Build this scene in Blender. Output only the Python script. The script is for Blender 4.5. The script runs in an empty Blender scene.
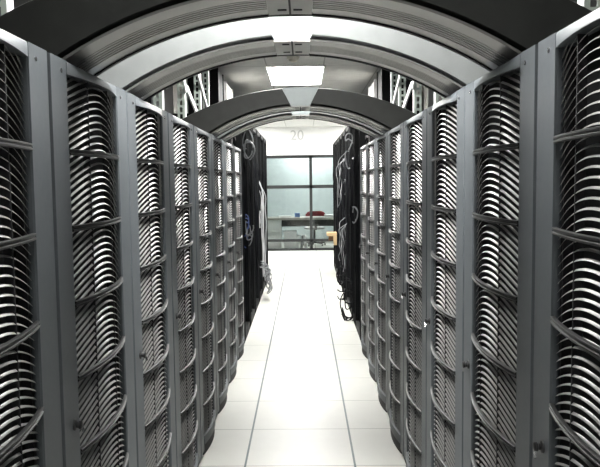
import bpy, bmesh, math, random
from mathutils import Matrix, Vector
PI = math.pi
S = bpy.context.scene
COL = S.collection
random.seed(7)

# ------------------------------------------------------------------ camera, world, exposure
F_PX = 741.6
H_CAM = 1.5747
cam_d = bpy.data.cameras.new('camera')
cam_d.sensor_width = 36.0
cam_d.lens = F_PX / 600.0 * 36.0
cam_d.clip_end = 100
cam_d.shift_x = 0.01803
cam_d.shift_y = 0.01543
cam = bpy.data.objects.new('camera', cam_d)
COL.objects.link(cam)
PITCH, ROLL, YAW = math.radians(4.743), math.radians(-0.75), math.radians(1.173)
cam.matrix_world = (Matrix.Translation((0.026, 0, H_CAM)) @ Matrix.Rotation(YAW, 4, 'Z')
                    @ Matrix.Rotation(PI / 2 - PITCH, 4, 'X') @ Matrix.Rotation(ROLL, 4, 'Z'))
S.camera = cam
w = bpy.data.worlds.new('world')
S.world = w
w.use_nodes = True
w.node_tree.nodes['Background'].inputs['Color'].default_value = (0.9, 0.95, 1.0, 1)
w.node_tree.nodes['Background'].inputs['Strength'].default_value = 0.05
S.view_settings.view_transform = 'Standard'
S.view_settings.look = 'None'
S.view_settings.gamma = 1.0
S.view_settings.use_curve_mapping = False
S.view_settings.exposure = 0.4
S.cycles.use_denoising = True
S.cycles.max_bounces = 8
S.cycles.diffuse_bounces = 5
S.cycles.glossy_bounces = 4

# ceiling troffers plus added unseen fill panels: (x centre, y0, y1, half width, emission strength)
TROFFERS = [
    (-0.05, -1.60, -0.40, 0.30, 22.0, 'added unseen fill panel behind the viewer'),  # added to brighten the nearest door frames and first arch
    (-0.05, 2.05, 2.66, 0.30, 84.0, 'square ceiling light panel above the two nearest arches'),
    (-0.05, 3.12, 3.72, 0.30, 12.0, 'added unseen fill panel between the second and third arches'),  # added fill for the floor and the middle racks
    (-0.05, 5.15, 5.68, 0.30, 54.0, 'square ceiling light panel above the two far arches'),
    (-0.05, 7.98, 9.44, 0.30, 44.0, 'bright rectangular ceiling light panel seen between second and third arches'),
    (-0.05, 10.7, 12.0, 0.30, 36.0, 'added unseen fill panel above the open cable racks'),  # added out of view to brighten the far end
    (-1.60, 14.6, 16.0, 0.30, 55.0, 'added unseen fill panel by the white end wall, left of the window'),  # added out of view to whiten the end wall
    (1.60, 14.6, 16.0, 0.30, 55.0, 'added unseen fill panel by the white end wall, right of the window'),  # second added panel, lights the end wall from the right
]

# ------------------------------------------------------------------ materials
def mat(name, color, rough=0.5, metal=0.0, spec=0.5, noise=0.0, nscale=20.0, bump=0.0, emit=None):
    m = bpy.data.materials.new(name)
    m.use_nodes = True
    nt = m.node_tree
    b = nt.nodes['Principled BSDF']
    b.inputs['Base Color'].default_value = (*color, 1)
    b.inputs['Roughness'].default_value = rough
    b.inputs['Metallic'].default_value = metal
    b.inputs['Specular IOR Level'].default_value = spec
    if noise or bump:
        tc = nt.nodes.new('ShaderNodeTexCoord')
        n = nt.nodes.new('ShaderNodeTexNoise')
        n.inputs['Scale'].default_value = nscale
        n.inputs['Detail'].default_value = 5
        nt.links.new(tc.outputs['Object'], n.inputs['Vector'])
        if noise:
            r = nt.nodes.new('ShaderNodeValToRGB')
            r.color_ramp.elements[0].position = 0.3
            r.color_ramp.elements[1].position = 0.7
            r.color_ramp.elements[0].color = (*[c * (1 - noise) for c in color], 1)
            r.color_ramp.elements[1].color = (*[min(1, c * (1 + noise)) for c in color], 1)
            nt.links.new(n.outputs['Fac'], r.inputs['Fac'])
            nt.links.new(r.outputs['Color'], b.inputs['Base Color'])
        if bump:
            bp = nt.nodes.new('ShaderNodeBump')
            bp.inputs['Strength'].default_value = bump
            bp.inputs['Distance'].default_value = 0.002
            nt.links.new(n.outputs['Fac'], bp.inputs['Height'])
            nt.links.new(bp.outputs['Normal'], b.inputs['Normal'])
    if emit:
        b.inputs['Emission Color'].default_value = (*emit[0], 1)
        b.inputs['Emission Strength'].default_value = emit[1]
    return m

def grid_mat(name, color, line, sx, sy, ox, oy, wx, wy, rough, line2=None, noise=0.03, spec=0.5):
    """tile grid: seams at x = ox + k*sx (width wx) and y = oy + k*sy (width wy)"""
    m = mat(name, color, rough, spec=spec)
    nt = m.node_tree
    b = nt.nodes['Principled BSDF']
    tc = nt.nodes.new('ShaderNodeTexCoord')
    sep = nt.nodes.new('ShaderNodeSeparateXYZ')
    nt.links.new(tc.outputs['Object'], sep.inputs[0])
    def mth(op, a, c=None, d=None):
        n = nt.nodes.new('ShaderNodeMath')
        n.operation = op
        for i, v in enumerate((a, c, d)):
            if v is None:
                continue
            if isinstance(v, (int, float)):
                n.inputs[i].default_value = v
            else:
                nt.links.new(v, n.inputs[i])
        return n.outputs[0]
    def seam(axis, s, o, wd):
        p = mth('PINGPONG', mth('SUBTRACT', sep.outputs[axis], o), s / 2)
        # pingpong of (v-o) with scale s/2 is the distance to the nearest multiple of s
        return mth('LESS_THAN', p, wd / 2)
    fx, fy = seam(0, sx, ox, wx), seam(1, sy, oy, wy)
    no = nt.nodes.new('ShaderNodeTexNoise')
    no.inputs['Scale'].default_value = 9
    no.inputs['Detail'].default_value = 8
    nt.links.new(tc.outputs['Object'], no.inputs['Vector'])
    r = nt.nodes.new('ShaderNodeValToRGB')
    r.color_ramp.elements[0].position = 0.3
    r.color_ramp.elements[1].position = 0.7
    r.color_ramp.elements[0].color = (*[c * (1 - noise) for c in color], 1)
    r.color_ramp.elements[1].color = (*[min(1, c * (1 + noise)) for c in color], 1)
    nt.links.new(no.outputs['Fac'], r.inputs['Fac'])
    def mix(f, a, c):
        n = nt.nodes.new('ShaderNodeMix')
        n.data_type = 'RGBA'
        nt.links.new(f, n.inputs['Factor'])
        nt.links.new(a, n.inputs['A'])
        n.inputs['B'].default_value = (*c, 1)
        return n.outputs['Result']
    c1 = mix(fy, r.outputs['Color'], line2 or line)
    c2 = mix(fx, c1, line)
    nt.links.new(c2, b.inputs['Base Color'])
    return m

M = {}
M['floor'] = grid_mat('white_floor_tile', (0.57, 0.57, 0.53), (0.035, 0.07, 0.07), 0.61, 0.61, -0.0119 + 0.305, 4.001,
                      0.012, 0.0065, 0.42, line2=(0.14, 0.14, 0.13), noise=0.02)
M['ceil'] = grid_mat('ceiling_tile', (0.66, 0.66, 0.65), (0.42, 0.42, 0.41), 0.60, 1.2, 0.25, 7.98, 0.014, 0.014, 0.9, noise=0.05)
M['wall'] = mat('white_wall_paint', (0.85, 0.85, 0.84), 0.7, noise=0.015, nscale=4)
M['dimwall'] = mat('grey_side_wall', (0.30, 0.31, 0.32), 0.8, noise=0.05, nscale=3)
M['frame'] = mat('grey_blue_powder_coat', (0.080, 0.090, 0.098), 0.50, 0.1, spec=0.4, noise=0.05, nscale=60)
M['bar'] = mat('dark_satin_bar', (0.012, 0.0125, 0.0125), 0.42, 0.0, spec=0.28)
M['fin'] = mat('satin_light_louvre', (0.185, 0.185, 0.18), 0.30, 0.4)
M['black'] = mat('black_steel', (0.005, 0.0055, 0.006), 0.6, spec=0.15, noise=0.1, nscale=15)
M['gasket'] = mat('black_rubber', (0.01, 0.01, 0.012), 0.7, noise=0.1)
M['chrome'] = mat('chrome_knob', (0.35, 0.35, 0.36), 0.22, 0.9)
M['arch'] = mat('shaded_arch_panel', (0.032, 0.034, 0.031), 0.5, 0.0, spec=0.35, noise=0.12, nscale=14)  # arch finish darkened to stand for shade on the face
M['arch_lit'] = mat('lit_arch_panel', (0.20, 0.21, 0.21), 0.38, 0.35, noise=0.06, nscale=14)  # same arch finish lightened to stand for lamp light on the face
M['key'] = mat('pale_grey_keystone', (0.26, 0.29, 0.29), 0.4, 0.2, noise=0.04)
M['liner'] = mat('grey_ribbed_liner', (0.20, 0.197, 0.19), 0.36, 0.5, noise=0.03)
M['liner_clip'] = mat('grey_clip_plate', (0.36, 0.36, 0.35), 0.5, 0.1, noise=0.03)
M['strut'] = mat('shaded_green_white_strut', (0.34, 0.39, 0.35), 0.45, 0.1, noise=0.04)  # pale green-white paint, darkened to put the posts in shade
M['white'] = mat('white_metal', (0.8, 0.8, 0.79), 0.45, noise=0.02)
M['beige'] = mat('beige_panel', (0.50, 0.49, 0.45), 0.6, noise=0.04)
M['winframe'] = mat('bronze_window_frame', (0.02, 0.022, 0.022), 0.55, 0.0, spec=0.3, noise=0.05)
M['partition'] = mat('grey_green_partition', (0.42, 0.475, 0.475), 0.8, noise=0.05, nscale=8)
M['desk'] = mat('grey_desk_laminate', (0.42, 0.40, 0.37), 0.5, noise=0.04)
M['red'] = mat('red_chair_fabric', (0.16, 0.010, 0.016), 0.9, noise=0.15, nscale=80)
M['greyfab'] = mat('grey_chair_seat', (0.40, 0.41, 0.41), 0.9, noise=0.1, nscale=80)
M['dark'] = mat('dark_plastic', (0.01, 0.01, 0.011), 0.5, noise=0.1)
M['wood'] = mat('pale_wood', (0.62, 0.44, 0.24), 0.55, noise=0.12, nscale=12)
M['wood_dark'] = mat('brown_wood', (0.20, 0.11, 0.05), 0.6, noise=0.12, nscale=12)
M['cab_w'] = mat('white_cable', (0.50, 0.51, 0.52), 0.45, noise=0.03)
M['cab_k'] = mat('black_cable', (0.004, 0.0045, 0.006), 0.6, spec=0.15, noise=0.1)
M['cab_b'] = mat('blue_cable', (0.04, 0.07, 0.22), 0.4, noise=0.05)
M['cab_g'] = mat('grey_cable', (0.17, 0.178, 0.185), 0.45, noise=0.05)
M['paper'] = mat('white_paper', (0.8, 0.8, 0.8), 0.8, noise=0.02)
M['blue'] = mat('blue_plastic', (0.10, 0.20, 0.45), 0.5, noise=0.05)
M['ink'] = mat('pale_grey_lettering', (0.55, 0.55, 0.55), 0.7, noise=0.02)
M['detector'] = mat('cream_plastic', (0.75, 0.72, 0.62), 0.5, noise=0.02)

def glass_mat():
    m = bpy.data.materials.new('pale_green_glass')
    m.use_nodes = True
    nt = m.node_tree
    out = nt.nodes['Material Output']
    nt.nodes.remove(nt.nodes['Principled BSDF'])
    tr = nt.nodes.new('ShaderNodeBsdfTransparent')
    tr.inputs['Color'].default_value = (0.88, 0.91, 0.905, 1)
    gl = nt.nodes.new('ShaderNodeBsdfGlossy')
    gl.inputs['Roughness'].default_value = 0.03
    fr = nt.nodes.new('ShaderNodeFresnel')
    fr.inputs['IOR'].default_value = 1.5
    mx = nt.nodes.new('ShaderNodeMixShader')
    nt.links.new(fr.outputs[0], mx.inputs[0])
    nt.links.new(tr.outputs[0], mx.inputs[1])
    nt.links.new(gl.outputs[0], mx.inputs[2])
    nt.links.new(mx.outputs[0], out.inputs['Surface'])
    return m
M['glass'] = glass_mat()

# ------------------------------------------------------------------ mesh helpers
class MB:
    """collects shapes for ONE mesh object"""
    def __init__(self):
        self.v, self.f = [], []
    def quad_loft(self, rings, closed=False, cap=False):
        base = len(self.v)
        n = len(rings[0])
        for r in rings:
            self.v.extend(r)
        for i in range(len(rings) - 1):
            for j in range(n if closed else n - 1):
                a = base + i * n + j
                b = base + i * n + (j + 1) % n
                self.f.append((a, b, b + n, a + n))
        if cap and closed:
            self.f.append(tuple(base + j for j in reversed(range(n))))
            self.f.append(tuple(base + (len(rings) - 1) * n + j for j in range(n)))
        return self
    def box(self, x0, x1, y0, y1, z0, z1):
        b = len(self.v)
        self.v += [(x0, y0, z0), (x1, y0, z0), (x1, y1, z0), (x0, y1, z0),
                   (x0, y0, z1), (x1, y0, z1), (x1, y1, z1), (x0, y1, z1)]
        for q in ((0, 3, 2, 1), (4, 5, 6, 7), (0, 1, 5, 4), (1, 2, 6, 5), (2, 3, 7, 6), (3, 0, 4, 7)):
            self.f.append(tuple(b + k for k in q))
        return self
    def bar(self, p, q, a, b, up=(0, 0, 1)):
        """rectangular bar from p to q, a wide and b along up"""
        p, q = Vector(p), Vector(q)
        d = (q - p).normalized()
        u = Vector(up)
        s = d.cross(u)
        if s.length < 1e-5:
            s = Vector((1, 0, 0))
        s.normalize()
        u = s.cross(d).normalized()
        rings = []
        for c in (p, q):
            rings.append([tuple(c + s * (a / 2 * i) + u * (b / 2 * j)) for i, j in ((-1, -1), (1, -1), (1, 1), (-1, 1))])
        return self.quad_loft(rings, True, True)
    def tube(self, pts, r, n=6):
        pts = [Vector(p) for p in pts]
        rings = []
        for i, p in enumerate(pts):
            d = (pts[min(i + 1, len(pts) - 1)] - pts[max(i - 1, 0)])
            d = d.normalized() if d.length > 1e-9 else Vector((0, 0, 1))
            ref = Vector((0.123, 0.98, 0.1)) if abs(d.y) < 0.9 else Vector((1, 0, 0))
            s = d.cross(ref).normalized()
            t = s.cross(d)
            rad = r[i] if isinstance(r, (list, tuple)) else r
            rings.append([tuple(p + (s * math.cos(2 * PI * k / n) + t * math.sin(2 * PI * k / n)) * rad) for k in range(n)])
        return self.quad_loft(rings, True, True)
    def build(self, name, m, parent=None, smooth=False, loc=None, bevel=0.0):
        me = bpy.data.meshes.new(name)
        me.from_pydata(self.v, [], self.f)
        bm = bmesh.new()
        bm.from_mesh(me)
        bmesh.ops.recalc_face_normals(bm, faces=bm.faces)
        bm.to_mesh(me)
        bm.free()
        me.materials.append(m)
        if smooth:
            for p in me.polygons:
                p.use_smooth = True
        o = bpy.data.objects.new(name, me)
        COL.objects.link(o)
        if parent:
            o.parent = parent
        if loc:
            o.location = loc
        if bevel:
            bv = o.modifiers.new('bevel', 'BEVEL')
            bv.width = bevel
            bv.segments = 2
            bv.limit_method = 'ANGLE'
        if smooth:
            try:
                me.set_sharp_from_angle(angle=math.radians(35))
            except Exception:
                pass
        return o

def spline(pts, n=6):
    """Catmull-Rom through pts"""
    P = [Vector(p) for p in pts]
    P = [P[0] * 2 - P[1]] + P + [P[-1] * 2 - P[-2]]
    out = []
    for i in range(1, len(P) - 2):
        for k in range(n):
            t = k / n
            a, b, c, d = P[i - 1], P[i], P[i + 1], P[i + 2]
            out.append(0.5 * ((2 * b) + (c - a) * t + (2 * a - 5 * b + 4 * c - d) * t * t + (-a + 3 * b - 3 * c + d) * t ** 3))
    out.append(P[-2])
    return out

def thing(name, label, cat, loc=(0, 0, 0), rz=0.0, group=None):
    o = bpy.data.objects.new(name, None)
    o.empty_display_size = 0.1
    COL.objects.link(o)
    o.location = loc
    o.rotation_euler = (0, 0, rz)
    return tag(o, label, cat, group)
def tag(o, label, cat, group=None):
    o['label'] = label
    o['category'] = cat
    if group:
        o['group'] = group
    return o
def struct(o):
    o['kind'] = 'structure'
    return o
def dup(root, loc, rz, label, group=None):
    r = root.copy()
    COL.objects.link(r)
    r.location = loc
    r.rotation_euler = (0, 0, rz)
    r['label'] = label
    if group:
        r['group'] = group
    for ch in list(root.children):
        c = ch.copy()
        COL.objects.link(c)
        c.parent = r
        for g in list(ch.children):
            d = g.copy()
            COL.objects.link(d)
            d.parent = c
    return r

ORD = ['nearest', 'second', 'third', 'fourth', 'fifth', 'sixth', 'seventh', 'eighth']

# ------------------------------------------------------------------ the room
W = 0.566            # half width of the aisle (rack fronts)
PR = 0.764           # rack pitch
ZT = 1.883           # rack height
ZC = 2.79            # ceiling
YB = 16.75            # end wall with the window
RX = 3.2             # half width of the room
Y0 = -2.0
struct(MB().box(-RX, RX, Y0, 21.0, -0.1, 0.0).build('floor', M['floor']))
struct(MB().box(-RX, RX, Y0, 21.0, ZC, ZC + 0.1).build('ceiling', M['ceil']))
struct(MB().box(-RX - 0.1, -RX, Y0, 21.0, 0, ZC).build('wall_left', M['dimwall']))
struct(MB().box(RX, RX + 0.1, Y0, 21.0, 0, ZC).build('wall_right', M['dimwall']))
struct(MB().box(-RX, RX, Y0 - 0.1, Y0, 0, ZC).build('wall_near', M['dimwall']))
# end wall: opening for the window x -1.5..1.5, z 0..2.08
ZW = 2.158
wm = MB()
wm.box(-RX, RX, YB, YB + 0.12, ZW, ZC)
wm.box(-RX, -1.5, YB, YB + 0.12, 0, ZW)
wm.box(1.5, RX, YB, YB + 0.12, 0, ZW)
struct(wm.build('wall_far', M['wall']))
struct(MB().box(-RX, RX, 20.9, 21.0, 0, ZC).build('wall_office', M['wall']))
wf = MB()
def zpx(y, d): return H_CAM - (y - 179.0) * d / F_PX
for z0, z1 in ((ZW - 0.067, ZW), (1.41, 1.485), (0.205, 0.262), (0.0, 0.05)):
    wf.box(-1.5, 1.5, YB + 0.02, YB + 0.10, z0, z1)
for x0, x1 in ((0.156, 0.22), (-1.5, -1.43), (1.43, 1.5)):
    wf.box(x0, x1, YB + 0.02, YB + 0.10, 0.0, ZW)
win = struct(wf.build('window_1', M['winframe']))
MB().box(-1.45, 1.45, YB + 0.055, YB + 0.063, 0.03, ZW - 0.02).build('glass_pane', M['glass'], win)

# ------------------------------------------------------------------ ceiling lights
for (x, y0, y1, hw, e, lab) in TROFFERS:
    t = thing('ceiling_light', lab, 'ceiling light', (x, (y0 + y1) / 2, ZC))  # real troffers and the added fill panels alike
    hy = (y1 - y0) / 2
    fr = MB()
    fr.box(-hw - 0.02, hw + 0.02, -hy - 0.02, -hy, -0.012, 0.0)
    fr.box(-hw - 0.02, hw + 0.02, hy, hy + 0.02, -0.012, 0.0)
    fr.box(-hw - 0.02, -hw, -hy, hy, -0.012, 0.0)
    fr.box(hw, hw + 0.02, -hy, hy, -0.012, 0.0)
    fr.build('light_frame', M['white'], t)
    dm = mat('light_diffuser', (0.9, 0.9, 0.9), 0.6, emit=((1.0, 0.99, 0.96), e))
    MB().box(-hw, hw, -hy, hy, -0.008, 0.0).build('diffuser', dm, t)
# office light
t = thing('ceiling_light', 'office ceiling light panel behind the glass partition', 'ceiling light', (0.2, 18.0, ZC))
MB().box(-0.62, 0.62, -0.32, 0.32, -0.012, 0.0).build('light_frame', M['white'], t)
dm = mat('office_diffuser', (0.9, 0.9, 0.9), 0.6, emit=((1.0, 1.0, 0.98), 32.0))
MB().box(-0.6, 0.6, -0.3, 0.3, -0.016, -0.012).build('diffuser', dm, t)
# smoke detector
t = thing('smoke_detector', 'small round cream detector on the ceiling just before the bright light panel', 'detector', (-0.064, 7.41, ZC))
rings = [[(r * math.cos(2 * PI * k / 20), r * math.sin(2 * PI * k / 20), z) for k in range(20)] for r, z in ((0.06, 0), (0.06, -0.02))]
MB().quad_loft(rings, True, True).build('base', M['detector'], t)
rings = [[(r * math.cos(2 * PI * k / 20), r * math.sin(2 * PI * k / 20), z) for k in range(20)] for r, z in ((0.045, -0.02), (0.04, -0.04), (0.02, -0.05))]
MB().quad_loft(rings, True, True).build('sensor_head', M['detector'], t, smooth=True)

# ------------------------------------------------------------------ closed server racks
HO = 0.250          # half width of the louvred opening
BUL = 0.023          # bulge of the door
ZO1, ZO0 = 1.850, 0.110   # opening top, bottom
def bulge(u): return BUL * max(0.0, 1 - (u / HO) ** 2)
BARS = [1.656 - 0.1954 * k for k in range(8)]
NS = 20
US = [-HO + 2 * HO * i / NS for i in range(NS + 1)]

def make_rack():
    t = thing('server_rack', '-', 'server rack', (0, 0, 0), 0, 'closed louvred server racks along the aisle')
    h = PR / 2
    # cabinet body
    b = MB()
    b.box(-0.95, -0.045, -h + 0.004, h - 0.004, 0.0, ZT - 0.004)
    b.build('cabinet_body', M['black'], t)
    # frame: two stiles, curved top and bottom rails, one piece of folded sheet
    f = MB()
    g = 0.0055
    for s in (-1, 1):
        e0, e1 = s * (h - g), s * HO
        f.quad_loft([[(-0.044, e0, 0.03), (-0.006, e0, 0.03), (0.0, e0 - s * 0.006, 0.03), (0.0, e1 + s * 0.004, 0.03), (-0.004, e1, 0.03), (-0.044, e1, 0.03)],
                     [(-0.044, e0, ZT), (-0.006, e0, ZT), (0.0, e0 - s * 0.006, ZT), (0.0, e1 + s * 0.004, ZT), (-0.004, e1, ZT), (-0.044, e1, ZT)]], True, True)
    top = []
    for u in US:
        top.append([(-0.044, u, ZT), (-0.003, u, ZT), (0.0, u, ZT - 0.004), (bulge(u) * 0.93, u, ZO1 + 0.006), (bulge(u), u, ZO1), (bulge(u) - 0.012, u, ZO1), (-0.044, u, ZO1 + 0.012)])
    f.quad_loft(top, True, True)
    bot = []
    for u in US:
        bu = bulge(u)
        bot.append([(bu - 0.012, u, ZO0), (bu + 0.002, u, ZO0), (bu + 0.002, u, ZO0 - 0.05), (bu - 0.006, u, ZO0 - 0.055), (-0.044, u, ZO0 - 0.055), (-0.044, u, ZO0)])
    f.quad_loft(bot, True, True)
    f.build('door_frame', M['frame'], t, smooth=True)
    # curved black plinth under the door
    p = MB()
    p.quad_loft([[(-0.05, u, 0.0), (bulge(u) - 0.004, u, 0.0), (bulge(u) - 0.006, u, ZO0 - 0.056), (-0.05, u, ZO0 - 0.056)] for u in US], True, True)
    for s in (-1, 1):
        p.box(-0.05, -0.012, min(s * h * 0.99, s * HO), max(s * h * 0.99, s * HO), 0, 0.029)
    p.build('plinth', M['gasket'], t)
    # black strips standing in for the dark gaps beside the fins
    for s in (-1, 1):
        g0, g1 = sorted((s * HO * 0.998, s * (HO - 0.014)))
        MB().box(-0.04, -0.018, g0, g1, ZO0, ZO1).build('side_gap_strip', M['gasket'], t)
    # wavy louvre fins
    l = MB()
    HF = HO - 0.006
    prof = [(-0.0048, 0.0026), (-0.0030, 0.0012), (-0.0012, -0.0004), (0.0, -0.0022), (-0.0006, -0.0026)]
    z = ZO0 - 0.05
    while z < ZO1 - 0.004:
        rings = []
        for i in range(25):
            u = -HF + 2 * HF * i / 24
            k = math.cos(PI / 2 * u / HF) ** 1.0
            zz = z + 0.056 * k
            x = bulge(u) - 0.011
            if zz > ZO1 + 0.002 or zz < ZO0 - 0.004:
                if len(rings) > 1:
                    l.quad_loft(rings)
                rings = []
                continue
            rings.append([(x + a, u, zz + c) for a, c in prof])
        if len(rings) > 1:
            l.quad_loft(rings)
        z += 0.0192
    l.build('louvre_grille', M['fin'], t, smooth=True)
    for u in (-0.10, 0.10):
        MB().box(bulge(u) - 0.030, bulge(u) - 0.0105, u - 0.0015, u + 0.0015, ZO0, ZO1).build('support_rod', M['gasket'], t)
    # curved double-ridged bars
    for zb in BARS:
        c = MB()
        rings = []
        for u in US:
            bu = bulge(u)
            prof2 = [(-0.007, -0.0078), (0.0005, -0.0078), (0.003, -0.0066), (0.003, -0.003), (0.0, -0.0013), (0.0, 0.0013), (0.003, 0.003), (0.003, 0.0066), (0.0005, 0.0078), (-0.007, 0.0078)]
            rings.append([(bu + a, u, zb + q) for a, q in prof2])
        c.quad_loft(rings, True, True)
        c.build('cross_bar', M['bar'], t, smooth=True)
    # door lock: plate, knob
    kz, ky = 0.962, -HO - 0.045
    k = MB()
    rings = [[(x, ky + r * math.cos(2 * PI * a / 14), kz + r * math.sin(2 * PI * a / 14)) for a in range(14)] for x, r in ((-0.002, 0.015), (0.004, 0.014), (0.006, 0.008), (0.011, 0.008), (0.013, 0.011), (0.019, 0.011), (0.021, 0.008))]
    k.quad_loft(rings, True, True)
    kb = k.build('door_lock', M['dark'], t, smooth=True)
    MB().bar((0.018, ky - 0.002, kz - 0.002), (0.021, ky + 0.013, kz - 0.022), 0.005, 0.006).build('lock_lever', M['chrome'], kb)
    # small bolt heads on the top rail
    for s in (-1, 1):
        rings = [[(x, s * (HO + 0.045) + r * math.cos(2 * PI * a / 10), ZT - 0.03 + r * math.sin(2 * PI * a / 10)) for a in range(10)] for x, r in ((-0.001, 0.006), (0.002, 0.006), (0.003, 0.003))]
        MB().quad_loft(rings, True, True).build('bolt_head', M['chrome'], t)
    return t

rack0 = make_rack()
used = False
for side, rz, off in ((-1, 0.0, 1.2906), (1, PI, 1.2906)):
    for n in range(1, 9):
        y = (n - 1 + off) * PR + PR / 2
        row = 'left' if side < 0 else 'right'
        place = {1: 'nearest the viewer', 8: 'last before the open cable racks'}.get(n, '%s from the viewer' % ORD[n - 1])
        lab = 'grey louvred server rack, %s, %s row' % (place, row)
        grp = 'closed louvred racks in the %s row' % row
        if not used:
            used = True
            rack0.location = (side * W, y, 0)
            rack0['label'], rack0['group'] = lab, grp
        else:
            dup(rack0, (side * W, y, 0), rz, lab, grp)
YL8, YR8 = 9.2906 * PR, 9.2906 * PR

# ------------------------------------------------------------------ arches spanning the aisle
RI, ZI = 1.13, H_CAM + 0.50      # inner arc
RO, ZOA = 1.71, H_CAM + 0.628      # outer arc
AF = math.asin(0.63 / RI)
XO = 0.996
def inner(t, off=0.0):
    a = AF * t
    return ((RI + off) * math.sin(a), ZI - RI + (RI + off) * math.cos(a))
def outer(t):
    x = XO * math.sin(t * PI / 2 * 0.75) / math.sin(PI / 2 * 0.75)
    return (x, ZOA - RO + math.sqrt(RO * RO - x * x))
def make_arch(label, y, depth, m_face, m_key, xoff):
    t = thing('overhead_arch', label, 'arch', (xoff, y, ZT), 0, 'curved arches bridging the aisle')
    def P(x, yy, z): return (x, yy, z - ZT)
    KT = 0.062 / 0.63
    for s in (-1, 1):
        m = MB()
        N = 28
        rings = []
        for i in range(N + 1):
            tt = KT + (1 - KT) * i / N
            xi, zi = inner(tt, 0.018)
            xo, zo = outer(tt)
            zi, zo = max(zi, ZT + 0.001), max(zo, ZT + 0.001)
            r = 0.006
            dx, dz = xo - xi, zo - zi
            L = math.hypot(dx, dz)
            dx, dz = dx / L * r, dz / L * r
            rings.append([P(s * xi, r, zi), P(s * (xi + dx), 0, zi + dz), P(s * (xo - dx), 0, zo - dz), P(s * xo, r, zo),
                          P(s * xo, depth, zo), P(s * xi, depth, zi)])
        m.quad_loft(rings, True, True)
        m.build('half_arch', m_face, t, smooth=True)
        # ribbed underside
        m = MB()
        prof = [(0.0, 0.0065)]
        def flat(y0, y1): prof.extend([(y0, 0.0), (y1, 0.0)])
        flat(0.002, depth * 0.30)
        yy = depth * 0.30
        for k in range(6):
            prof.extend([(yy + 0.0004, 0.014), (yy + 0.0054, 0.014)])
            flat(yy + 0.0058, yy + 0.0185)
            yy += 0.0225
        flat(yy, depth * 0.93)
        prof.append((depth * 0.93, 0.0065))
        rings = []
        for i in range(N + 1):
            tt = KT + (0.995 - KT) * i / N
            ring = []
            for (py, o) in prof:
                x, z = inner(tt, o)
                ring.append(P(s * x, py, max(z, ZT + 0.001)))
            rings.append(ring)
        m.quad_loft(rings)
        m.build('ribbed_liner', M['liner'], t, smooth=False)
        m = MB()
        rings = []
        for i in range(N + 1):
            tt = KT + (0.995 - KT) * i / N
            ring = []
            for py, o in ((depth * 0.935, 0.008), (depth * 0.935, -0.004), (depth * 1.0, -0.004), (depth * 1.0, 0.008)):
                x, z = inner(tt, o)
                ring.append(P(s * x, py, max(z, ZT + 0.001)))
            rings.append(ring)
        m.quad_loft(rings, True, True)
        m.build('edge_seal', M['gasket'], t)
    # keystone: wider at the top than at the bottom
    m = MB()
    rings = []
    for i in range(9):
        q = -1 + 2 * i / 8
        xi, zi = inner(abs(q) * (KT - 0.004), 0.006)
        xi = math.copysign(xi, q)
        xo = q * (outer(KT)[0] - 0.003)
        zo = ZOA - RO + math.sqrt(RO * RO - xo * xo)
        rings.append([P(xi, -0.001, zi), P(xo, -0.001, zo), P(xo, depth, zo), P(xi, depth, zi)])
    m.quad_loft(rings, True, True)
    m.build('keystone', m_key, t)
    # clip plate under the keystone, seam and latch slots
    m = MB()
    rings = []
    for i in range(9):
        q = -1 + 2 * i / 8
        xi, zi = inner(abs(q) * (KT - 0.002), -0.002)
        xi = math.copysign(xi, q)
        rings.append([P(xi, 0.0, zi), P(xi, 0.0, zi + 0.008), P(xi, depth * 0.93, zi + 0.008), P(xi, depth * 0.93, zi)])
    m.quad_loft(rings, True, True)
    cp = m.build('clip_plate', M['liner_clip'], t)
    z0 = inner(0)[1] - 0.002 - ZT
    MB().box(-0.003, 0.003, 0.0, depth * 0.93, z0 - 0.003, z0 + 0.002).build('centre_seam', M['gasket'], cp)
    for sx in (-1, 1):
        for fy in (0.18, 0.72):
            x0, x1 = sorted((sx * 0.010, sx * 0.036))
            MB().box(x0, x1, depth * fy - 0.006, depth * fy + 0.006, z0 - 0.003, z0 + 0.001).build('latch_slot', M['gasket'], cp)
    m = MB()
    x = inner(KT)[0]
    m.box(-x, x, depth * 0.935, depth, z0 - 0.002, z0 + 0.006)
    m.build('edge_seal', M['gasket'], t)
    return t
make_arch('shade-darkened arch nearest the viewer with ribbed grey underside', 1.99, 0.30, M['arch'], M['key'], -0.008)
make_arch('arch coloured bright as if lit, just behind the nearest dark arch', 2.70, 0.30, M['arch_lit'], M['key'], -0.010)
make_arch('shade-darkened arch with pale keystone in front of the far brightened arch', 5.05, 0.30, M['arch'], M['key'], 0.01)
make_arch('small arch coloured bright as if lit, farthest down the aisle, above the open racks', 5.72, 0.30, M['arch_lit'], M['key'], 0.01)

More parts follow.
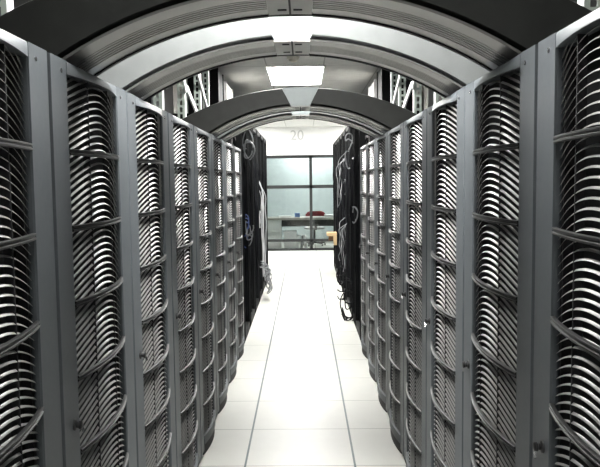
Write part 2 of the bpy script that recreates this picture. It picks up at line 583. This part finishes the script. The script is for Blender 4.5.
# ------------------------------------------------------------------ open cable racks behind the closed ones
ZR = 2.24
OP = 0.80
def make_open_rack():
    t = thing('open_rack', '-', 'open rack')
    h = OP / 2
    for s in (-1, 1):
        for x in (0.0, -0.75):
            a, b = sorted((s * (h - 0.004), s * (h - 0.07)))
            m = MB().box(x - 0.05, x, a, b, 0.0, ZR)
            # bead along the post front
            a2, b2 = sorted((s * (h - 0.03), s * (h - 0.045)))
            m.box(x, x + 0.008, a2, b2, 0.02, ZR - 0.02)
            m.build('post', M['black'], t, bevel=0.004)
    MB().box(-0.79, -0.002, -h + 0.07, h - 0.07, ZR - 0.06, ZR - 0.002).build('top_rail', M['black'], t)
    MB().box(-0.79, -0.002, -h + 0.07, h - 0.07, 0.0, 0.08).build('bottom_rail', M['black'], t)
    MB().box(-0.795, -0.78, -h + 0.07, h - 0.07, 0.08, ZR - 0.06).build('back_panel', M['gasket'], t)
    for z, hh in ((0.30, 0.16), (0.62, 0.20), (1.00, 0.13), (1.32, 0.13), (1.62, 0.20), (1.90, 0.13)):
        MB().box(-0.72, -0.10, -h + 0.075, h - 0.075, z, z + hh).build('equipment_unit', M['dark'], t, bevel=0.004)
    return t
or0 = make_open_rack()
first = True
for side, rz, ys, n in ((-1, 0.0, YL8 + 0.02, 6), (1, PI, YR8 + 0.02, 8)):
    for k in range(n):
        row = 'left' if side < 0 else 'right'
        place = 'beside the last louvred door' if k == 0 else ('nearest the end window' if k == n - 1 else '%s back from the louvred doors' % ORD[k])
        lab = 'tall black open rack, %s, %s row' % (place, row)
        grp = 'open cable racks in the %s row' % row
        loc = (side * W, ys + OP * (k + 0.5), 0)
        if first:
            first = False
            or0.location = loc
            or0['label'], or0['group'] = lab, grp
        else:
            dup(or0, loc, rz, lab, grp)

# cable bundles: each hangs in the mouth of one open rack
def bundle(name, label, cat, side, y, m, z_hi, z_lo, n, spread, r, wig, out=-0.055, loops=0, group=None, wx=0.03):
    """n strands hanging side by side down the front of a rack; loops = slack loops on the way"""
    mb = MB()
    for i in range(n):
        yy = y + random.uniform(-spread, spread)
        xx = side * (W - out - r - random.uniform(0.0, wx))
        pts = []
        K = 7 + loops * 2
        hi, lo = z_hi - random.uniform(0, 0.15), z_lo + random.uniform(0, 0.25)
        for k in range(K + 1):
            z = hi + (lo - hi) * k / K
            dx = side * -random.uniform(0, wig)
            dy = random.uniform(-wig, wig) * 1.6
            if k == 0:
                dx = side * 0.07
            pts.append((xx + dx, yy + dy, z))
        if lo < 0.3 and loops:
            pts.append((xx - side * 0.06, yy + 0.05, lo + 0.07))
            pts.append((xx - side * 0.02, yy + 0.1, lo + 0.2))
        mb.tube(spline(pts, 5), r, 5)
    o = mb.build(name, m, smooth=True)
    return tag(o, label, cat, group)
def coil(name, label, cat, side, y, z, m, rad, n, r, out=0.03):
    """a few loose rings of cable"""
    mb = MB()
    for i in range(n):
        ra = rad * random.uniform(0.6, 1.1)
        cy, cz = y + random.uniform(-0.1, 0.1), z + random.uniform(-0.12, 0.12)
        sq = random.uniform(0.35, 0.6)
        pts = []
        a0 = random.uniform(0, 6)
        nk = random.randint(9, 15)
        for k in range(nk):
            a = a0 + 2 * PI * k / 18
            pts.append((side * (W - out) + ra * sq * (math.cos(a) + 0.25 * math.sin(2 * a + i)), cy + 0.3 * ra * math.sin(a * 0.5 + i), cz + ra * math.sin(a)))
        mb.tube(spline(pts, 2), r, 5)
    return tag(mb.build(name, m, smooth=True), label, cat)
YO = YL8 + 0.02
YQ = YR8 + 0.02
for k in range(6):
    bundle('cable_bundle', 'black cables in the open rack %s, left row' % ('beside the last louvred door' if k == 0 else ('nearest the end window' if k == 5 else '%s back from the louvred doors' % ORD[k])), 'cables', -1, YO + OP * (k + 0.5),
           M['cab_k'], 2.05, 0.10, 9, 0.22, 0.009, 0.030, group='black cable bundles in the left row')
for k in range(8):
    bundle('cable_bundle', 'black cables in the open rack %s, right row' % ('beside the last louvred door' if k == 0 else ('nearest the end window' if k == 7 else '%s back from the louvred doors' % ORD[k])), 'cables', 1, YQ + OP * (k + 0.5),
           M['cab_k'], 2.05, 0.10, 9, 0.22, 0.009, 0.032, group='black cable bundles in the right row')
# left: thick white bundle, white vertical strip, blue and grey patch leads
bundle('white_cable_bundle', 'thick white cable bundle hanging down the far left open racks', 'cables', -1, 10.15, M['cab_w'], 1.70, 0.15, 7, 0.17, 0.005, 0.02, out=-0.03, wx=0.075)
bundle('white_cable', 'single white cable strip just before the thick white bundle on the left', 'cable', -1, 9.75, M['cab_w'], 1.30, 0.75, 1, 0.01, 0.010, 0.006, out=-0.01)
bundle('white_cable_tail', 'loose white cable ends below the thick white bundle, near the floor', 'cables', -1, YO + OP * 3.3, M['cab_g'], 0.55, 0.05, 6, 0.2, 0.006, 0.06, out=0.06, loops=1)
coil('patch_cable', 'tangle of blue patch leads low on the left open racks', 'cables', -1, 7.66, 1.08, M['cab_b'], 0.07, 5, 0.005, out=-0.005)
coil('white_patch_cable', 'white patch leads beside the blue leads on the left open racks', 'cables', -1, 7.45, 1.04, M['cab_g'], 0.08, 4, 0.006)
coil('grey_patch_cable', 'grey leads high on the left open racks under the far arch', 'cables', -1, 7.6, 1.92, M['cab_g'], 0.13, 4, 0.007)
# right
coil('grey_patch_cable', 'bright loops of grey cable at the top of the right open racks', 'cables', 1, 8.28, 1.92, M['cab_g'], 0.13, 3, 0.008)
bundle('grey_cable_bundle', 'grey cables draped down the upper right open racks', 'cables', 1, 9.9, M['cab_g'], 1.95, 1.15, 6, 0.30, 0.005, 0.03, out=-0.03, wx=0.10)
bundle('white_cable_bundle', 'white cables dotted down the lower right open racks', 'cables', 1, 9.4, M['cab_g'], 1.15, 0.40, 5, 0.30, 0.005, 0.03, out=-0.03, wx=0.10)
coil('white_patch_cable', 'pale leads hanging beside the last louvred door in the right row', 'cables', 1, 7.5, 1.25, M['cab_g'], 0.09, 3, 0.006)
coil('black_cable_coil', 'loose black cable loops sagging to the floor at the right open racks', 'cables', 1, 8.3, 0.22, M['cab_k'], 0.17, 9, 0.007, out=0.05)
coil('black_cable_coil', 'smaller black cable loops sagging above the floor farther back on the right', 'cables', 1, 9.6, 0.26, M['cab_k'], 0.16, 7, 0.007, out=0.06)

# small wooden bracket on the right racks
t = thing('wooden_bracket', 'small pale wooden bracket jutting from the right open racks before the window', 'bracket', (W - 0.008, 12.2, 0.545))
MB().box(-0.16, 0.0, -0.12, 0.12, 0.13, 0.185).build('top_board', M['wood'], t, bevel=0.003)
MB().box(-0.055, 0.0, -0.12, -0.08, -0.02, 0.13).build('leg', M['wood'], t, bevel=0.003)
MB().box(-0.13, 0.0, 0.02, 0.10, 0.05, 0.13).build('back_board', M['wood_dark'], t)

# ------------------------------------------------------------------ support frames above the racks
def upright(mb_perf, mb_white, sx, y, z0, z1):
    """perforated L post: ladder-like flange to the viewer, plain flange to the aisle; sx = +1/-1 aisle side"""
    a, b = 0.0, -sx * 0.055
    lo, hi = min(a, b), max(a, b)
    mb_perf.box(lo, lo + 0.017, y, y + 0.004, z0, z1)
    mb_perf.box(hi - 0.017, hi, y, y + 0.004, z0, z1)
    z = z0
    while z < z1 - 0.012:
        mb_perf.box(lo + 0.017, hi - 0.017, y, y + 0.004, z, z + 0.016)
        z += 0.05
    mb_white.box(min(a, sx * 0.004), max(a, sx * 0.004), y, y + 0.05, z0, z1)
def support_frame(label, side, ys, z1, braces, group, xf=0.85):
    t = thing('support_frame', label, 'support frame', (side * xf, ys[0], ZT), 0, group)
    sx = -side
    for y in ys:
        p, q = MB(), MB()
        upright(p, q, sx, y - ys[0], 0.0, z1 - ZT)
        po = p.build('perforated_post', M['strut'], t)
        q.build('post_flange', M['white'], po)
    for (ya, za, yb, zb) in braces:
        MB().bar((sx * 0.012, ya - ys[0], za - ZT), (sx * 0.012, yb - ys[0], zb - ZT), 0.012, 0.045).build('diagonal_brace', M['white'], t)
    return t
for side, row in ((-1, 'left'), (1, 'right')):
    g = 'white perforated frames on the rack tops'
    support_frame('white perforated steel frame standing on the %s rack tops behind the nearest arch' % row, side, (2.36,), 2.70, [(2.39, 2.55, 2.66, 2.10)], g, 0.90)
    support_frame('white perforated frame with brace, %s rack tops, around the dark far arch' % row, side, (4.66, 5.56), 2.70,
                  [(4.9, 2.70, 5.56, 2.25)], g)
    support_frame('white braced frame on the %s rack tops beyond the dark far arch' % row, side, (6.42, 6.98), 2.72,
                  [(5.6, 2.72, 6.98, 2.16), (5.6, 2.28, 6.44, 2.05)], g)
# panels and dark uprights farther back above the rows
def overhead_box(name, label, cat, side, x0, x1, y0, y1, z0, z1, m, base=True):
    t = thing(name, label, cat, (side * (x0 + x1) / 2, (y0 + y1) / 2, z0))
    hx, hy = (x1 - x0) / 2, (y1 - y0) / 2
    MB().box(-hx, hx, -hy, hy, 0, z1 - z0).build('panel', m, t, bevel=0.004)
    for s in (-1, 1):
        MB().box(-hx - 0.01, hx + 0.01, s * hy - 0.012, s * hy + 0.012, 0, z1 - z0 + 0.01).build('edge_trim', M['white'] if m is M['beige'] else M['black'], t)
    return t
for side, row in ((-1, 'left'), (1, 'right')):
    overhead_box('overhead_cabinet', 'beige panel cabinet in a white frame above the %s open racks' % row, 'cabinet', side, 0.84, 1.14, 8.5, 9.2, ZR, 2.70, M['beige'])
    overhead_box('overhead_cabinet', 'black cabinet standing beside the beige panel above the %s open racks' % row, 'cabinet', side, 0.85, 1.15, 7.75, 8.25, ZR, 2.74, M['black'])
    overhead_box('overhead_cabinet', 'beige panel cabinet set behind the white braces over the %s rack tops' % row, 'cabinet', side, 1.40, 1.62, 8.2, 9.2, 0.0, 2.74, M['beige'])
    overhead_box('overhead_cabinet', 'farther black cabinet above the %s open racks near the light panel' % row, 'cabinet', side, 0.80, 1.1, 9.7, 10.3, ZR, 2.62, M['black'])
    # dark tall cabinets of the next row
    for k in range(6):
        lab = 'tall black cabinet of the next row, %s behind the %s louvred racks' % (ORD[k], row)
        t = thing('tall_cabinet', lab, 'cabinet', (side * 2.1, 1.5 + 1.6 * k, 0), 0, 'black cabinets of the %s next row' % row)
        MB().box(-0.4, 0.4, -0.79, 0.79, 0, 2.76).build('cabinet_body', M['black'], t)
        xd0, xd1 = sorted((-side * 0.4, -side * 0.425))
        for a, b in ((-0.78, -0.01), (0.01, 0.78)):
            MB().box(xd0, xd1, a, b, 0.05, 2.73).build('door', M['dark'], t, bevel=0.004)

# ------------------------------------------------------------------ office behind the glass
t = thing('cubicle_partition', 'tall grey-green office partition standing behind the desk', 'partition', (0, 18.75, 0))
MB().box(-1.6, 1.6, 0, 0.06, 0.05, 2.20).build('panel', M['partition'], t)
fr = MB()
for x in (-1.6, 1.6):
    fr.box(x - 0.02, x + 0.02, -0.012, 0.07, 0, 2.24)
fr.box(-1.6, 1.6, -0.012, 0.07, 2.20, 2.24)
fr.build('partition_trim', M['desk'], t)
t = thing('office_desk', 'long grey office desk behind the glass partition', 'desk', (0.1, 17.4, 0))
MB().box(-1.4, 1.2, -0.3, 0.3, 0.68, 0.735).build('desktop', M['desk'], t, bevel=0.004)
MB().box(-1.35, 1.15, 0.22, 0.25, 0.50, 0.68).build('under_desk_shade', M['dark'], t)  # dark board standing in for the shade under the desktop
for x in (-1.36, 1.12):
    MB().box(x, x + 0.05, -0.26, 0.20, 0.0, 0.68).build('leg', M['dark'], t)
t = thing('pedestal_cabinet', 'white drawer cabinet under the left end of the office desk', 'cabinet', (-0.72, 17.4, 0))
MB().box(-0.21, 0.21, -0.22, 0.20, 0.0, 0.675).build('cabinet_body', M['white'], t)
for z in (0.03, 0.235, 0.44):
    MB().box(-0.2, 0.2, -0.235, -0.22, z, z + 0.19).build('drawer', M['white'], t, bevel=0.003)
t = thing('storage_box', 'white box on the floor under the office desk beside the cabinet', 'box', (-0.30, 17.4, 0))
MB().box(-0.14, 0.14, -0.2, 0.18, 0, 0.36).build('box_body', M['paper'], t)
MB().box(-0.15, 0.15, -0.21, 0.19, 0.36, 0.41).build('lid', M['paper'], t)
o = MB().box(-0.14, 0.14, -0.10, 0.10, 0, 0.035).build('paper_stack', M['paper'], loc=(-0.42, 17.35, 0.735)); tag(o, 'stack of white papers on the office desk', 'papers')
o = MB().box(-0.06, 0.06, -0.05, 0.05, 0, 0.10).build('pen_holder', M['blue'], loc=(-0.13, 17.35, 0.735), bevel=0.004); tag(o, 'small blue holder on the office desk left of the red chair', 'holder')
o = MB().box(-0.16, 0.16, -0.1, 0.1, 0, 0.05).build('paper_stack', M['paper'], loc=(0.66, 17.35, 0.735)); tag(o, 'white papers on the office desk right of the red chair', 'papers')
# red task chair
t = thing('office_chair', 'red-backed office chair with a grey seat tucked behind the desk', 'office chair', (0.28, 18.0, 0), 0.12)
rings = []
for z, hw in ((0.60, 0.17), (0.63, 0.22), (0.72, 0.245), (0.78, 0.24), (0.83, 0.20), (0.855, 0.13)):
    ring = []
    for k in range(16):
        a = 2 * PI * k / 16
        x = hw * math.copysign(abs(math.cos(a)) ** 0.6, math.cos(a))
        ring.append((x, -0.2 + 0.035 * math.sin(a) - 0.10 * (x * x) * -4 * 0.25, z))
    rings.append(ring)
MB().quad_loft(rings, True, True).build('backrest', M['red'], t, smooth=True)
rings = []
for z, hw in ((0.40, 0.20), (0.41, 0.24), (0.45, 0.245), (0.47, 0.21)):
    rings.append([(hw * math.copysign(abs(math.cos(2 * PI * k / 20)) ** 0.6, math.cos(2 * PI * k / 20)), 0.05 + hw * math.copysign(abs(math.sin(2 * PI * k / 20)) ** 0.6, math.sin(2 * PI * k / 20)), z) for k in range(20)])
MB().quad_loft(rings, True, True).build('seat', M['greyfab'], t, smooth=True)
MB().tube([(0, 0.05, 0.06), (0, 0.05, 0.41)], 0.028, 10).build('gas_column', M['dark'], t)
MB().bar((0, 0.0, 0.395), (0, -0.20, 0.42), 0.06, 0.015).bar((0, -0.215, 0.40), (0, -0.225, 0.66), 0.06, 0.015, (0, 1, 0)).build('back_support', M['dark'], t)
sb = MB()
for k in range(5):
    a = 2 * PI * k / 5 + 0.3
    sb.bar((0, 0.05, 0.085), (0.28 * math.cos(a), 0.05 + 0.28 * math.sin(a), 0.065), 0.04, 0.03)
base = sb.build('star_base', M['dark'], t)
for k in range(5):
    a = 2 * PI * k / 5 + 0.3
    c = Vector((0.28 * math.cos(a), 0.05 + 0.28 * math.sin(a), 0.027))
    MB().tube([c + Vector((-0.018, 0, 0)), c + Vector((0.018, 0, 0))], 0.027, 12).build('caster', M['dark'], base)
# a bag of white sheets on the floor by the chair
t = thing('binder_pile', 'pale pile of binders on the office floor left of the red chair', 'binders', (0.0, 17.3, 0))
for i, (x, a) in enumerate(((-0.12, 0.0), (-0.04, 0.12), (0.06, -0.1))):
    m = MB().bar((x, 0, 0.0), (x + a * 0.3, 0, 0.31), 0.06, 0.24, (0, 1, 0))
    m.build('binder', M['paper'] if i != 1 else M['cab_g'], t)

# ------------------------------------------------------------------ aisle number on the end wall
cu = bpy.data.curves.new('aisle_number', 'FONT')
cu.body = '20'
cu.size = 0.31
cu.extrude = 0.003
cu.align_x = 'CENTER'
tx = bpy.data.objects.new('aisle_number', cu)
COL.objects.link(tx)
tx.rotation_euler = (PI / 2, 0, 0)
tx.location = (-0.11, YB - 0.0035, 2.495)
cu.materials.append(M['ink'])
bpy.context.view_layer.update()
me = bpy.data.meshes.new_from_object(tx.evaluated_get(bpy.context.evaluated_depsgraph_get()))
tm = bpy.data.objects.new('aisle_number', me)
tm.matrix_world = tx.matrix_world.copy()
bpy.data.objects.remove(tx)
tm.name = 'aisle_number'
COL.objects.link(tm)
tag(tm, 'pale grey number 20 on the white end wall above the window', 'sign')
